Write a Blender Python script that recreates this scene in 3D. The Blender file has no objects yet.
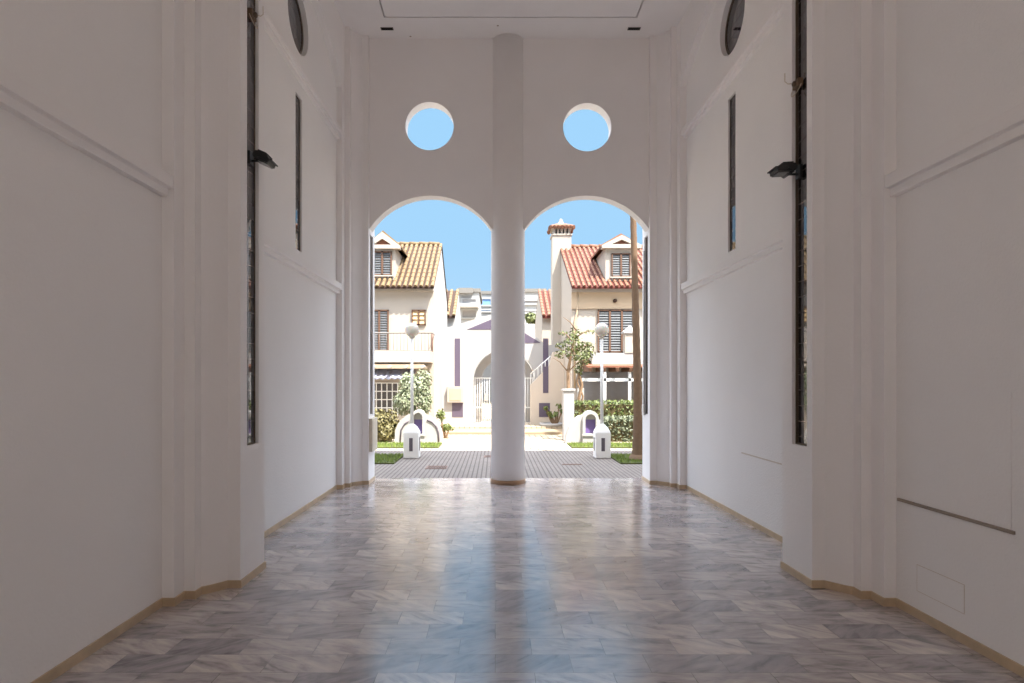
import bpy, math, random
from mathutils import Vector, Matrix, geometry
random.seed(7)
C = bpy.context.scene.collection
SC = bpy.context.scene
PI = math.pi

# ---------------------------------------------------------------- camera
F, U0, VH, H = 588.0, 495.3, 382.3, 1.5
cam_d = bpy.data.cameras.new('camera')
cam_d.sensor_width = 36.0
cam_d.lens = 36.0 * F / 1024.0
cam_d.shift_x = (512 - U0) / 1024.0
cam_d.shift_y = (VH - 341.5) / 1024.0
cam_d.clip_end = 500
cam = bpy.data.objects.new('camera', cam_d)
C.objects.link(cam)
cam.location = (0, 0, H)
cam.rotation_euler = (PI / 2, 0, 0)
SC.camera = cam

# ---------------------------------------------------------------- view
SC.view_settings.view_transform = 'Standard'
SC.view_settings.look = 'None'
SC.view_settings.gamma = 1.0
SC.view_settings.use_curve_mapping = False
SC.view_settings.exposure = 0.65
SC.cycles.max_bounces = 16
SC.cycles.diffuse_bounces = 12

# ---------------------------------------------------------------- sky
SUN_DIR = Vector((0.75, -0.85, 2.0)).normalized()
world = bpy.data.worlds.new('sky')
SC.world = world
world.use_nodes = True
wn, wl = world.node_tree.nodes, world.node_tree.links
wn.clear()
w_out = wn.new('ShaderNodeOutputWorld')
w_bg = wn.new('ShaderNodeBackground')
w_tc = wn.new('ShaderNodeTexCoord')
w_sep = wn.new('ShaderNodeSeparateXYZ')
w_ramp = wn.new('ShaderNodeValToRGB')
w_dot = wn.new('ShaderNodeVectorMath'); w_dot.operation = 'DOT_PRODUCT'
w_dot.inputs[1].default_value = Vector((0.25, -0.85, 0.45)).normalized()
w_mr = wn.new('ShaderNodeMapRange')
w_mr.inputs['From Min'].default_value = -0.1
w_mr.inputs['From Max'].default_value = 1.0
w_mr.inputs['To Min'].default_value = 1.0
w_mr.inputs['To Max'].default_value = 1.0
wl.new(w_tc.outputs['Generated'], w_sep.inputs[0])
wl.new(w_tc.outputs['Generated'], w_dot.inputs[0])
wl.new(w_sep.outputs['Z'], w_ramp.inputs['Fac'])
wl.new(w_dot.outputs['Value'], w_mr.inputs['Value'])
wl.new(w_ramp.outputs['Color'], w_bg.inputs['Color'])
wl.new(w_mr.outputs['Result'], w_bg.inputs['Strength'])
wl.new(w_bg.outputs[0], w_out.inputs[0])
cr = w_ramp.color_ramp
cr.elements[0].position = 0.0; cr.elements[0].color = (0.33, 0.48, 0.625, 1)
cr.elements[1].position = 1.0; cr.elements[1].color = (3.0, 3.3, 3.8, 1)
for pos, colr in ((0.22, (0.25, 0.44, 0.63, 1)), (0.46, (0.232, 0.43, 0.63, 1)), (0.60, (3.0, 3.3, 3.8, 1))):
    e = cr.elements.new(pos); e.color = colr      # unseen bright upper sky added to light the passage, clear blue low down

# ---------------------------------------------------------------- sun
sun_d = bpy.data.lights.new('sun', 'SUN')
sun_d.energy = 9.2
sun_d.angle = math.radians(0.6)
sun_d.color = (1.0, 0.95, 0.88)
sun = bpy.data.objects.new('sun', sun_d)
C.objects.link(sun)
sun.location = (8, -10, 20)
sun.rotation_euler = SUN_DIR.to_track_quat('Z', 'Y').to_euler()


# ================================================================ helpers
def P(u, v, y):
    """the point at distance y in front of the lens that photo pixel (u, v) looks at"""
    return Vector(((u - U0) * y / F, y, H - (v - VH) * y / F))


def px(u, y):
    return (u - U0) * y / F


def pz(v, y):
    return H - (v - VH) * y / F


class MB:
    def __init__(self):
        self.v, self.f, self.s = [], [], []

    def add(self, verts, faces, smooth=False, mtx=None):
        o = len(self.v)
        for p in verts:
            p = Vector(p)
            self.v.append(tuple(mtx @ p if mtx is not None else p))
        for f in faces:
            self.f.append([o + i for i in f])
            self.s.append(smooth)
        return self

    def box(self, x0, x1, y0, y1, z0, z1, mtx=None):
        v = [(x, y, z) for z in (z0, z1) for y in (y0, y1) for x in (x0, x1)]
        f = [(0, 2, 3, 1), (4, 5, 7, 6), (0, 1, 5, 4), (2, 6, 7, 3), (0, 4, 6, 2), (1, 3, 7, 5)]
        return self.add(v, f, False, mtx)

    def tube(self, pts, r, n=10, smooth=True, cap=True):
        """round bar through pts; r a number or a list"""
        pts = [Vector(p) for p in pts]
        rs = r if isinstance(r, (list, tuple)) else [r] * len(pts)
        rings = []
        up = Vector((0, 0, 1))
        prev = None
        for i, p in enumerate(pts):
            if i == 0: t = pts[1] - pts[0]
            elif i == len(pts) - 1: t = pts[-1] - pts[-2]
            else: t = pts[i + 1] - pts[i - 1]
            t.normalize()
            if prev is None:
                a = t.orthogonal().normalized()
            else:
                a = (prev - t * prev.dot(t))
                a = a.normalized() if a.length > 1e-6 else t.orthogonal().normalized()
            prev = a
            b = t.cross(a)
            rings.append([p + (a * math.cos(2 * PI * k / n) + b * math.sin(2 * PI * k / n)) * rs[i] for k in range(n)])
        vs = [q for ring in rings for q in ring]
        fs = []
        for i in range(len(pts) - 1):
            for k in range(n):
                fs.append((i * n + k, i * n + (k + 1) % n, (i + 1) * n + (k + 1) % n, (i + 1) * n + k))
        self.add(vs, fs, smooth)
        if cap:
            o = len(self.v) - len(vs)
            self.f.append([o + k for k in reversed(range(n))]); self.s.append(False)
            m = o + (len(pts) - 1) * n
            self.f.append([m + k for k in range(n)]); self.s.append(False)
        return self

    def lathe(self, prof, c=(0, 0, 0), n=24, smooth=True, mtx=None):
        """prof = [(radius, z)...] turned about z"""
        vs, fs = [], []
        for (r, z) in prof:
            for k in range(n):
                a = 2 * PI * k / n
                vs.append((c[0] + r * math.cos(a), c[1] + r * math.sin(a), c[2] + z))
        for i in range(len(prof) - 1):
            for k in range(n):
                fs.append((i * n + k, i * n + (k + 1) % n, (i + 1) * n + (k + 1) % n, (i + 1) * n + k))
        fs.append(tuple(reversed(range(n))))
        fs.append(tuple((len(prof) - 1) * n + k for k in range(n)))
        return self.add(vs, fs, smooth, mtx)

    def sphere(self, c, r, n=20, m=12, sz=1.0):
        prof = [(max(1e-4, r * math.sin(PI * i / m)), -r * sz * math.cos(PI * i / m)) for i in range(m + 1)]
        return self.lathe(prof, c, n)

    def plate(self, outer, holes, axis, d0, d1):
        """flat outline with holes given thickness. axis 'x': outline is (y,z); 'y': (x,z); 'z': (x,y)"""
        def w(p, d):
            return {'x': (d, p[0], p[1]), 'y': (p[0], d, p[1]), 'z': (p[0], p[1], d)}[axis]
        loops = [outer] + list(holes)
        tris = geometry.tessellate_polygon([[Vector((p[0], p[1], 0)) for p in lp] for lp in loops])
        flat = [p for lp in loops for p in lp]
        n = len(flat)
        vs = [w(p, d0) for p in flat] + [w(p, d1) for p in flat]
        fs = [tuple(t) for t in tris] + [tuple(i + n for i in reversed(t)) for t in tris]
        o = 0
        for lp in loops:
            k = len(lp)
            for i in range(k):
                a, b = o + i, o + (i + 1) % k
                fs.append((a, b, b + n, a + n))
            o += k
        return self.add(vs, fs, False)

    def build(self, name, mat, parent=None, bevel=0.0):
        me = bpy.data.meshes.new(name)
        me.from_pydata(self.v, [], self.f)
        me.polygons.foreach_set('use_smooth', self.s)
        import bmesh
        bm = bmesh.new(); bm.from_mesh(me)
        bmesh.ops.remove_doubles(bm, verts=bm.verts, dist=1e-5)
        if len(bm.faces) < 60000:
            bmesh.ops.recalc_face_normals(bm, faces=bm.faces)
        bm.to_mesh(me); bm.free()
        me.materials.append(mat)
        o = bpy.data.objects.new(name, me)
        C.objects.link(o)
        if parent is not None:
            o.parent = parent
            if parent.parent is None:
                o.matrix_parent_inverse = Matrix.Translation(-Vector(parent.location))
        if bevel:
            md = o.modifiers.new('bevel', 'BEVEL'); md.width = bevel; md.segments = 2; md.limit_method = 'ANGLE'
        return o


def thing(name, label, cat, loc=(0, 0, 0), group=None):
    o = bpy.data.objects.new(name, None)
    C.objects.link(o)
    o.location = loc
    o.empty_display_size = 0.2
    o['label'] = label; o['category'] = cat
    if group: o['group'] = group
    return o


def tag(o, label, cat, group=None, kind=None):
    o['label'] = label; o['category'] = cat
    if group: o['group'] = group
    if kind: o['kind'] = kind
    return o


def struct(o, label=None, cat=None):
    o['kind'] = 'structure'
    if label: o['label'] = label
    if cat: o['category'] = cat
    return o


def arc(cx, cz, r, a0, a1, n):
    return [(cx + r * math.cos(a0 + (a1 - a0) * i / n), cz + r * math.sin(a0 + (a1 - a0) * i / n)) for i in range(n + 1)]


def circle(cx, cz, r, n=48):
    return [(cx + r * math.cos(2 * PI * i / n), cz + r * math.sin(2 * PI * i / n)) for i in range(n)]


# ================================================================ materials
def new_mat(name):
    m = bpy.data.materials.new(name)
    m.use_nodes = True
    nt = m.node_tree
    return m, nt.nodes, nt.links, nt.nodes['Principled BSDF']


def rgb(r, g, b):
    f = lambda c: (c / 255 / 12.92) if c / 255 <= 0.04045 else ((c / 255 + 0.055) / 1.055) ** 2.4
    return (f(r), f(g), f(b), 1)


def plain(name, col, rough=0.6, metal=0.0, var=0.06, scale=8.0, bump=0.0, bscale=60.0, spec=0.5):
    """paint or stone: colour with a slight mottling and a fine grain"""
    m, n, l, b = new_mat(name)
    tc = n.new('ShaderNodeTexCoord')
    ns = n.new('ShaderNodeTexNoise'); ns.inputs['Scale'].default_value = scale; ns.inputs['Detail'].default_value = 5
    mx = n.new('ShaderNodeMixRGB'); mx.blend_type = 'MIX'
    mx.inputs[1].default_value = [max(0, c * (1 - var)) for c in col[:3]] + [1]
    mx.inputs[2].default_value = [min(1, c * (1 + var)) for c in col[:3]] + [1]
    l.new(tc.outputs['Object'], ns.inputs['Vector'])
    l.new(ns.outputs['Fac'], mx.inputs[0])
    l.new(mx.outputs[0], b.inputs['Base Color'])
    b.inputs['Roughness'].default_value = rough
    b.inputs['Metallic'].default_value = metal
    b.inputs['Specular IOR Level'].default_value = spec
    if bump:
        n2 = n.new('ShaderNodeTexNoise'); n2.inputs['Scale'].default_value = bscale; n2.inputs['Detail'].default_value = 6
        bp = n.new('ShaderNodeBump'); bp.inputs['Strength'].default_value = bump; bp.inputs['Distance'].default_value = 0.01
        l.new(tc.outputs['Object'], n2.inputs['Vector'])
        l.new(n2.outputs['Fac'], bp.inputs['Height'])
        l.new(bp.outputs[0], b.inputs['Normal'])
    return m


def marble_floor():
    m, n, l, b = new_mat('grey_marble_tiles')
    tc = n.new('ShaderNodeTexCoord')
    br = n.new('ShaderNodeTexBrick')
    br.offset = 0.5; br.offset_frequency = 2; br.squash = 1
    br.inputs['Scale'].default_value = 1.0
    br.inputs['Brick Width'].default_value = 0.405
    br.inputs['Row Height'].default_value = 0.2025
    br.inputs['Mortar Size'].default_value = 0.0016
    br.inputs['Mortar Smooth'].default_value = 0.1
    br.inputs['Color1'].default_value = (0, 0, 0, 1)
    br.inputs['Color2'].default_value = (1, 1, 1, 1)
    br.inputs['Mortar'].default_value = (0.5, 0.5, 0.5, 1)
    l.new(tc.outputs['Object'], br.inputs['Vector'])
    # the number that tells tiles apart turns and shifts each tile's veining
    rnd = n.new('ShaderNodeSeparateColor'); l.new(br.outputs['Color'], rnd.inputs[0])
    ang = n.new('ShaderNodeMath'); ang.operation = 'MULTIPLY_ADD'; ang.inputs[1].default_value = 1.5; ang.inputs[2].default_value = -0.75
    l.new(rnd.outputs[0], ang.inputs[0])
    rot = n.new('ShaderNodeVectorRotate'); rot.rotation_type = 'Z_AXIS'
    l.new(tc.outputs['Object'], rot.inputs['Vector']); l.new(ang.outputs[0], rot.inputs['Angle'])
    st = n.new('ShaderNodeVectorMath'); st.operation = 'MULTIPLY'; st.inputs[1].default_value = (3.2, 12.0, 1)
    l.new(rot.outputs[0], st.inputs[0])
    w = n.new('ShaderNodeMath'); w.operation = 'MULTIPLY'; w.inputs[1].default_value = 61.0
    l.new(rnd.outputs[0], w.inputs[0])
    ns = n.new('ShaderNodeTexNoise'); ns.noise_dimensions = '4D'
    ns.inputs['Scale'].default_value = 1.3; ns.inputs['Detail'].default_value = 7; ns.inputs['Roughness'].default_value = 0.62
    ns.inputs['Distortion'].default_value = 0.7
    l.new(st.outputs[0], ns.inputs['Vector']); l.new(w.outputs[0], ns.inputs['W'])
    rp = n.new('ShaderNodeValToRGB')
    rp.color_ramp.elements[0].position = 0.30; rp.color_ramp.elements[0].color = rgb(112, 108, 114)
    rp.color_ramp.elements[1].position = 0.72; rp.color_ramp.elements[1].color = rgb(216, 210, 206)
    e = rp.color_ramp.elements.new(0.50); e.color = rgb(180, 174, 176)
    l.new(ns.outputs['Fac'], rp.inputs[0])
    # tile tone
    tone = n.new('ShaderNodeValToRGB')
    tone.color_ramp.elements[0].position = 0.0; tone.color_ramp.elements[0].color = (0.60, 0.58, 0.62, 1)
    tone.color_ramp.elements[1].position = 1.0; tone.color_ramp.elements[1].color = (1.22, 1.16, 1.08, 1)
    l.new(rnd.outputs[0], tone.inputs[0])
    mu = n.new('ShaderNodeMixRGB'); mu.blend_type = 'MULTIPLY'; mu.inputs[0].default_value = 1
    l.new(rp.outputs[0], mu.inputs[1]); l.new(tone.outputs[0], mu.inputs[2])
    jm = n.new('ShaderNodeMixRGB'); jm.inputs[2].default_value = rgb(96, 88, 84)
    l.new(br.outputs['Fac'], jm.inputs[0]); l.new(mu.outputs[0], jm.inputs[1])
    l.new(jm.outputs[0], b.inputs['Base Color'])
    n3 = n.new('ShaderNodeTexNoise'); n3.inputs['Scale'].default_value = 3; n3.inputs['Detail'].default_value = 4
    l.new(tc.outputs['Object'], n3.inputs['Vector'])
    mr = n.new('ShaderNodeMapRange'); mr.inputs['To Min'].default_value = 0.15; mr.inputs['To Max'].default_value = 0.26
    l.new(n3.outputs['Fac'], mr.inputs['Value']); l.new(mr.outputs[0], b.inputs['Roughness'])
    bp = n.new('ShaderNodeBump'); bp.inputs['Strength'].default_value = 0.25; bp.inputs['Distance'].default_value = 0.002; bp.invert = True
    l.new(br.outputs['Fac'], bp.inputs['Height']); l.new(bp.outputs[0], b.inputs['Normal'])
    b.inputs['Specular IOR Level'].default_value = 0.85
    b.inputs['Coat Weight'].default_value = 0.7
    b.inputs['Coat Roughness'].default_value = 0.16
    return m


def grid_mat(name, col, col2, joint, w, h, gap, rough=0.8, offset=0.0):
    m, n, l, b = new_mat(name)
    tc = n.new('ShaderNodeTexCoord')
    br = n.new('ShaderNodeTexBrick'); br.offset = offset
    br.inputs['Scale'].default_value = 1.0
    br.inputs['Brick Width'].default_value = w
    br.inputs['Row Height'].default_value = h
    br.inputs['Mortar Size'].default_value = gap
    br.inputs['Color1'].default_value = col
    br.inputs['Color2'].default_value = col2
    br.inputs['Mortar'].default_value = joint
    l.new(tc.outputs['Object'], br.inputs['Vector'])
    ns = n.new('ShaderNodeTexNoise'); ns.inputs['Scale'].default_value = 1.1; ns.inputs['Detail'].default_value = 6
    l.new(tc.outputs['Object'], ns.inputs['Vector'])
    mr = n.new('ShaderNodeMapRange'); mr.inputs['To Min'].default_value = 0.75; mr.inputs['To Max'].default_value = 1.2
    l.new(ns.outputs['Fac'], mr.inputs['Value'])
    mu = n.new('ShaderNodeMixRGB'); mu.blend_type = 'MULTIPLY'; mu.inputs[0].default_value = 1
    l.new(br.outputs['Color'], mu.inputs[1]); l.new(mr.outputs[0], mu.inputs[2])
    l.new(mu.outputs[0], b.inputs['Base Color'])
    b.inputs['Roughness'].default_value = rough
    bp = n.new('ShaderNodeBump'); bp.inputs['Strength'].default_value = 0.4; bp.inputs['Distance'].default_value = 0.006; bp.invert = True
    l.new(br.outputs['Fac'], bp.inputs['Height']); l.new(bp.outputs[0], b.inputs['Normal'])
    return m


def leaded_glass():
    """dark pane with thin pale cames in a lattice; seen on X walls, so the lattice runs in (y, z)"""
    m, n, l, b = new_mat('dark_leaded_glass')
    tc = n.new('ShaderNodeTexCoord')
    sp = n.new('ShaderNodeSeparateXYZ'); cb = n.new('ShaderNodeCombineXYZ')
    l.new(tc.outputs['Object'], sp.inputs[0])
    l.new(sp.outputs['Y'], cb.inputs['X']); l.new(sp.outputs['Z'], cb.inputs['Y'])
    br = n.new('ShaderNodeTexBrick'); br.offset = 0
    br.inputs['Scale'].default_value = 1
    br.inputs['Brick Width'].default_value = 0.11; br.inputs['Row Height'].default_value = 0.12
    br.inputs['Mortar Size'].default_value = 0.004
    br.inputs['Color1'].default_value = rgb(34, 31, 36); br.inputs['Color2'].default_value = rgb(46, 42, 48)
    br.inputs['Mortar'].default_value = rgb(120, 112, 110)
    l.new(cb.outputs[0], br.inputs['Vector'])
    l.new(br.outputs['Color'], b.inputs['Base Color'])
    b.inputs['Roughness'].default_value = 0.03
    b.inputs['Specular IOR Level'].default_value = 1.0
    return m


def foliage(name, c1, c2, rough=0.55, trans=0.0):
    m, n, l, b = new_mat(name)
    tc = n.new('ShaderNodeTexCoord')
    ns = n.new('ShaderNodeTexNoise'); ns.inputs['Scale'].default_value = 14; ns.inputs['Detail'].default_value = 3
    rp = n.new('ShaderNodeValToRGB')
    rp.color_ramp.elements[0].position = 0.36; rp.color_ramp.elements[0].color = c1
    rp.color_ramp.elements[1].position = 0.64; rp.color_ramp.elements[1].color = c2
    l.new(tc.outputs['Object'], ns.inputs['Vector']); l.new(ns.outputs['Fac'], rp.inputs[0])
    l.new(rp.outputs[0], b.inputs['Base Color'])
    b.inputs['Roughness'].default_value = rough
    return m


M = {}
M['wall'] = plain('white_stucco', rgb(245, 242, 240), 0.85, var=0.035, scale=1.3, bump=0.35, bscale=70, spec=0.2)
M['wall_b'] = plain('white_smooth_plaster', rgb(245, 241, 239), 0.8, var=0.03, scale=2.0, bump=0.15, bscale=45, spec=0.25)
M['ceil'] = plain('white_ceiling_paint', rgb(244, 241, 239), 0.85, var=0.04, scale=3.0, bump=0.1, spec=0.2)
# fly specks on the ceiling paint
_n, _l = M['ceil'].node_tree.nodes, M['ceil'].node_tree.links
_b = _n['Principled BSDF']
_vo = _n.new('ShaderNodeTexVoronoi'); _vo.inputs['Scale'].default_value = 1.7
_tc = _n.new('ShaderNodeTexCoord'); _l.new(_tc.outputs['Object'], _vo.inputs['Vector'])
_mr = _n.new('ShaderNodeMapRange'); _mr.inputs['From Min'].default_value = 0.018; _mr.inputs['From Max'].default_value = 0.034
_l.new(_vo.outputs['Distance'], _mr.inputs['Value'])
_mx = _n.new('ShaderNodeMixRGB'); _mx.inputs[1].default_value = rgb(150, 132, 118)
_src = _b.inputs['Base Color'].links[0].from_socket
_l.new(_mr.outputs[0], _mx.inputs[0]); _l.new(_src, _mx.inputs[2]); _l.new(_mx.outputs[0], _b.inputs['Base Color'])
M['floor'] = marble_floor()
M['skirt'] = plain('beige_marble', rgb(196, 172, 142), 0.35, var=0.28, scale=9, bump=0.05)
M['skirt_dark'] = plain('brown_marble', rgb(170, 134, 100), 0.35, var=0.2, scale=12)
M['glass_lead'] = leaded_glass()
M['black'] = plain('black_painted_metal', rgb(26, 25, 26), 0.4, var=0.1)
M['bronze'] = plain('dark_bronze_frame', rgb(92, 76, 58), 0.5, var=0.15)
M['lens'] = plain('floodlight_glass', rgb(54, 52, 50), 0.1, var=0.02)
M['brown'] = plain('brown_plastic', rgb(112, 88, 66), 0.6, var=0.2)
M['wire'] = plain('pale_wire', rgb(205, 190, 170), 0.6)
M['stone'] = plain('beige_limestone', rgb(216, 204, 184), 0.7, var=0.15, scale=20, bump=0.3)
M['strip'] = plain('taupe_strip', rgb(152, 138, 126), 0.6, var=0.1)
M['scar'] = plain('filled_plaster_scar', rgb(216, 204, 192), 0.85, var=0.1, scale=30)
M['vent'] = plain('grey_vent_metal', rgb(96, 88, 82), 0.5)
M['void'] = plain('dark_void', rgb(22, 20, 20), 0.9)
M['white_metal'] = plain('white_painted_metal', rgb(232, 230, 226), 0.4, var=0.02)
M['post_white'] = plain('white_masonry_paint', rgb(236, 232, 227), 0.85, var=0.03, scale=6, bump=0.1, spec=0.2)
M['globe'] = plain('opal_globe', rgb(196, 188, 176), 0.3, var=0.02)
M['globe'].node_tree.nodes['Principled BSDF'].inputs['Subsurface Weight'].default_value = 0.4
M['paving'] = grid_mat('small_square_pavers', rgb(140, 128, 120), rgb(128, 118, 110), rgb(84, 74, 68), 0.075, 0.075, 0.011)
M['plaza'] = grid_mat('warm_pavers', rgb(188, 172, 148), rgb(174, 158, 134), rgb(120, 104, 84), 0.16, 0.16, 0.012)
M['path'] = plain('pale_concrete', rgb(150, 143, 134), 0.85, var=0.1, scale=5, bump=0.2)
M['step'] = plain('beige_step_stone', rgb(150, 130, 104), 0.8, var=0.12, scale=6)
M['house_white'] = plain('white_render', rgb(170, 166, 162), 0.9, var=0.02, scale=2, bump=0.15, spec=0.2)
M['house_cream'] = plain('cream_render', rgb(174, 163, 150), 0.9, var=0.03, scale=2, bump=0.15, spec=0.2)
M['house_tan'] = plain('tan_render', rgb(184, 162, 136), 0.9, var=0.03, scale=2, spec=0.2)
M['stair'] = plain('beige_render', rgb(198, 184, 168), 0.9, var=0.04, scale=3)
M['tile_cream'] = plain('cream_barrel_tile', rgb(116, 94, 64), 0.8, var=0.22, scale=9, bump=0.2)
M['tile_brown'] = plain('brown_tile_channel', rgb(58, 37, 24), 0.85, var=0.2, scale=9)
M['tile_pale'] = plain('pale_terracotta_tile', rgb(126, 86, 64), 0.8, var=0.2, scale=9, bump=0.2)
M['tile_red'] = plain('red_terracotta_tile', rgb(88, 36, 24), 0.85, var=0.2, scale=9)
M['wood'] = plain('brown_wood', rgb(96, 66, 46), 0.6, var=0.2, scale=14)
M['terracotta'] = plain('terracotta_rafter', rgb(124, 78, 56), 0.7, var=0.15)
M['slat'] = plain('grey_blue_slat', rgb(86, 88, 90), 0.6, var=0.05)
M['pane'] = plain('dark_window_glass', rgb(74, 66, 58), 0.12, var=0.15)
M['pane_grey'] = plain('grey_window_glass', rgb(128, 122, 118), 0.2, var=0.1)
M['pane_blue'] = plain('blue_window_glass', rgb(120, 160, 208), 0.2, var=0.1)
M['awning'] = plain('blue_grey_awning', rgb(176, 176, 190), 0.8, var=0.15, scale=20)
M['purple'] = grid_mat('purple_tiles', rgb(116, 96, 138), rgb(100, 82, 124), rgb(160, 150, 170), 0.1, 0.1, 0.006, rough=0.4)
M['mauve'] = plain('mauve_tile', rgb(88, 77, 93), 0.5, var=0.08, scale=20)
M['grass'] = foliage('lawn_grass', rgb(88, 108, 34), rgb(130, 146, 62), 0.8)
M['soil'] = plain('dry_soil_turf', rgb(74, 78, 34), 0.95, var=0.25, scale=12)
M['leaf'] = foliage('silver_green_leaf', rgb(84, 98, 58), rgb(158, 160, 132))
M['leaf_olive'] = foliage('olive_brown_leaf', rgb(74, 68, 32), rgb(124, 114, 66))
M['leaf_hedge'] = foliage('hedge_leaf', rgb(54, 68, 28), rgb(112, 122, 60))
M['leaf_hedge2'] = foliage('hedge_grey_leaf', rgb(48, 58, 34), rgb(128, 134, 104))  # greyer leaf tones for the lower hedge
M['leaf_tree'] = foliage('dusty_green_leaf', rgb(62, 70, 30), rgb(112, 118, 62))
M['leaf_succ'] = foliage('succulent_green', rgb(72, 86, 36), rgb(120, 128, 64))
M['tan_pane'] = plain('tan_blind', rgb(206, 176, 128), 0.7, var=0.15)
M['bark'] = plain('grey_brown_bark', rgb(134, 108, 82), 0.9, var=0.3, scale=20, bump=0.5)
M['palm'] = plain('palm_bark', rgb(112, 88, 66), 0.9, var=0.25, scale=16, bump=0.6, bscale=40)
M['iron'] = plain('rusty_grate', rgb(120, 92, 80), 0.7, var=0.25, scale=30)
M['far_white'] = plain('distant_white_render', rgb(165, 164, 162), 0.9, var=0.03)
M['far_grey'] = plain('distant_grey_render', rgb(120, 116, 110), 0.9, var=0.05)
M['far_pane'] = plain('distant_window_grey', rgb(150, 146, 144), 0.7, var=0.1)  # grey of the distant window panes

# ================================================================ the passage shell
XL, XR = -2.237, 2.69           # inner faces of the side walls
Y0, Y1 = -2.5, 9.07             # rear mouth, front edge
CZ = 6.587                      # ceiling
YC = (4.518, 8.852)             # centres of the two pairs of piers
BAY = 6.69                      # centre of the bay between them
DP = 0.375                      # how far a pier stands into the room

struct(MB().plate([(XL - .4, Y0), (XR + .4, Y0), (XR + .4, 9.2), (XL - .4, 9.2)], [], 'z', -0.12, 0.0).build('floor', M['floor']))

slit_bay = (BAY - .105, BAY + .105, 3.0, 4.76)
win_r = 0.352
win_c = (BAY, 5.61)
for side, X, sg in (('left', XL, -1), ('right', XR, 1)):
    s = slit_bay
    holes = [[(s[0], s[2]), (s[1], s[2]), (s[1], s[3]), (s[0], s[3])], circle(win_c[0], win_c[1], win_r)]
    struct(MB().plate([(Y0, 0), (Y1, 0), (Y1, CZ), (Y0, CZ)], holes, 'x', X, X + sg * .34).build('wall_' + side, M['wall']))

# ceiling with a narrow open joint round its central panel
jx0, jx1, jy0, jy1, g = -1.553, 1.983, 5.0, 8.206, 0.022
cm = MB().plate([(XL - .34, Y0), (XR + .34, Y0), (XR + .34, Y1), (XL - .34, Y1)],
                [[(jx0, jy0), (jx1, jy0), (jx1, jy1), (jx0, jy1)]], 'z', CZ, CZ + .08)
cm.box(jx0 + g, jx1 - g, jy0 + g, jy1 - g, CZ, CZ + .08)
struct(cm.build('ceiling', M['ceil']))
struct(MB().box(XL - .34, XR + .34, Y0, Y1, CZ + .081, 9.0).build('roof_slab', M['void']))

# front wall with its two arches and two round openings
WY0, WY1 = 8.70, 8.90
xl, xr = XL + DP, XR - DP
FAR_R = 1.12                    # the far right pier stands out a little further
xrf = XR - DP * FAR_R
COLX, COLY, COLR = 0.19, 8.82, 0.252
SPR, CROWN = 3.768, 4.262


def arch_pts(a, b, n=28):
    hw, s = (b - a) / 2, CROWN - SPR
    R = (hw * hw + s * s) / (2 * s)
    t = math.asin(hw / R)
    return arc((a + b) / 2, CROWN - R, R, PI / 2 + t, PI / 2 - t, n)


out = [(xl, CZ), (xl, SPR)] + arch_pts(xl, COLX - .245)[1:] + arch_pts(COLX + .245, xrf) + [(xrf, CZ)]
struct(MB().plate(out, [circle(-0.972, 5.292, .357), circle(1.36, 5.275, .357)], 'y', WY0, WY1).build('wall_front', M['wall_b']))

# the rear mouth of the passage behind the lens, built like the front one
struct(MB().plate([(XL, CZ), (XL, SPR)] + arch_pts(XL, COLX - .245)[1:] + arch_pts(COLX + .245, XR) + [(XR, CZ)],
                  [circle(-0.972, 5.292, .357), circle(1.36, 5.275, .357)], 'y', Y0, Y0 + .2).build('wall_rear', M['wall_b']))
struct(MB().lathe([(COLR, 0), (COLR, CZ)], (COLX, Y0 + .12, 0), 48).build('column', M['wall_b']))

o = MB().lathe([(COLR, 0), (COLR, CZ)], (COLX, COLY, 0), 64).build('column', M['wall_b'])
struct(o)
rb = MB().lathe([(COLR + .012, 0), (COLR + .012, .058), (COLR + .004, .062)], (COLX, COLY, 0), 64).build('baseboard_column', M['skirt_dark'])
struct(rb)


# stepped piers -----------------------------------------------------
def pier_half(sgn):
    """plan of one stepped flank: (stand-out from wall, offset along the wall)"""
    pts = [(0, .573), (.082, .573), (.082, .443), (.155, .443), (.155, .358)]
    pts += [(.155 + (.285 - .155) * t, .358 - (.358 - .222) * (t ** 1.25)) for t in (0.15, .3, .45, .6, .75, .9, 1)]
    pts += [(DP, .222)]
    return [(d, sgn * y) for d, y in pts]


def pier_plan(yc, far, lip=0.0):
    a = pier_half(-1)
    if far:
        b = [(DP, .218), (0, .218)]
    else:
        b = list(reversed(pier_half(1)))
    return [(d, yc + y) for d, y in a + b]


def grow(plan, t):
    """push an open plan outline outwards by t (skirting)"""
    res = []
    n = len(plan)
    for i in range(n):
        p = Vector(plan[i])
        ns = []
        for a, b in ((i - 1, i), (i, i + 1)):
            if a < 0 or b >= n: continue
            e = Vector(plan[b]) - Vector(plan[a])
            if e.length < 1e-6: continue
            e.normalize()
            ns.append(Vector((e.y, -e.x)))
        q = sum(ns, Vector((0, 0)))
        if len(ns) == 2:
            q = q / max(0.3, (1 + ns[0].dot(ns[1])))
        res.append(tuple(p + q * t))
    return res


BH = 0.055
near_slit = (YC[0] - .108, YC[0] + .108, 1.02, 4.9)
far_slit = (YC[1] - .10, YC[1] + .10, 1.02, 3.70)
wi = [0]


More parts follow.
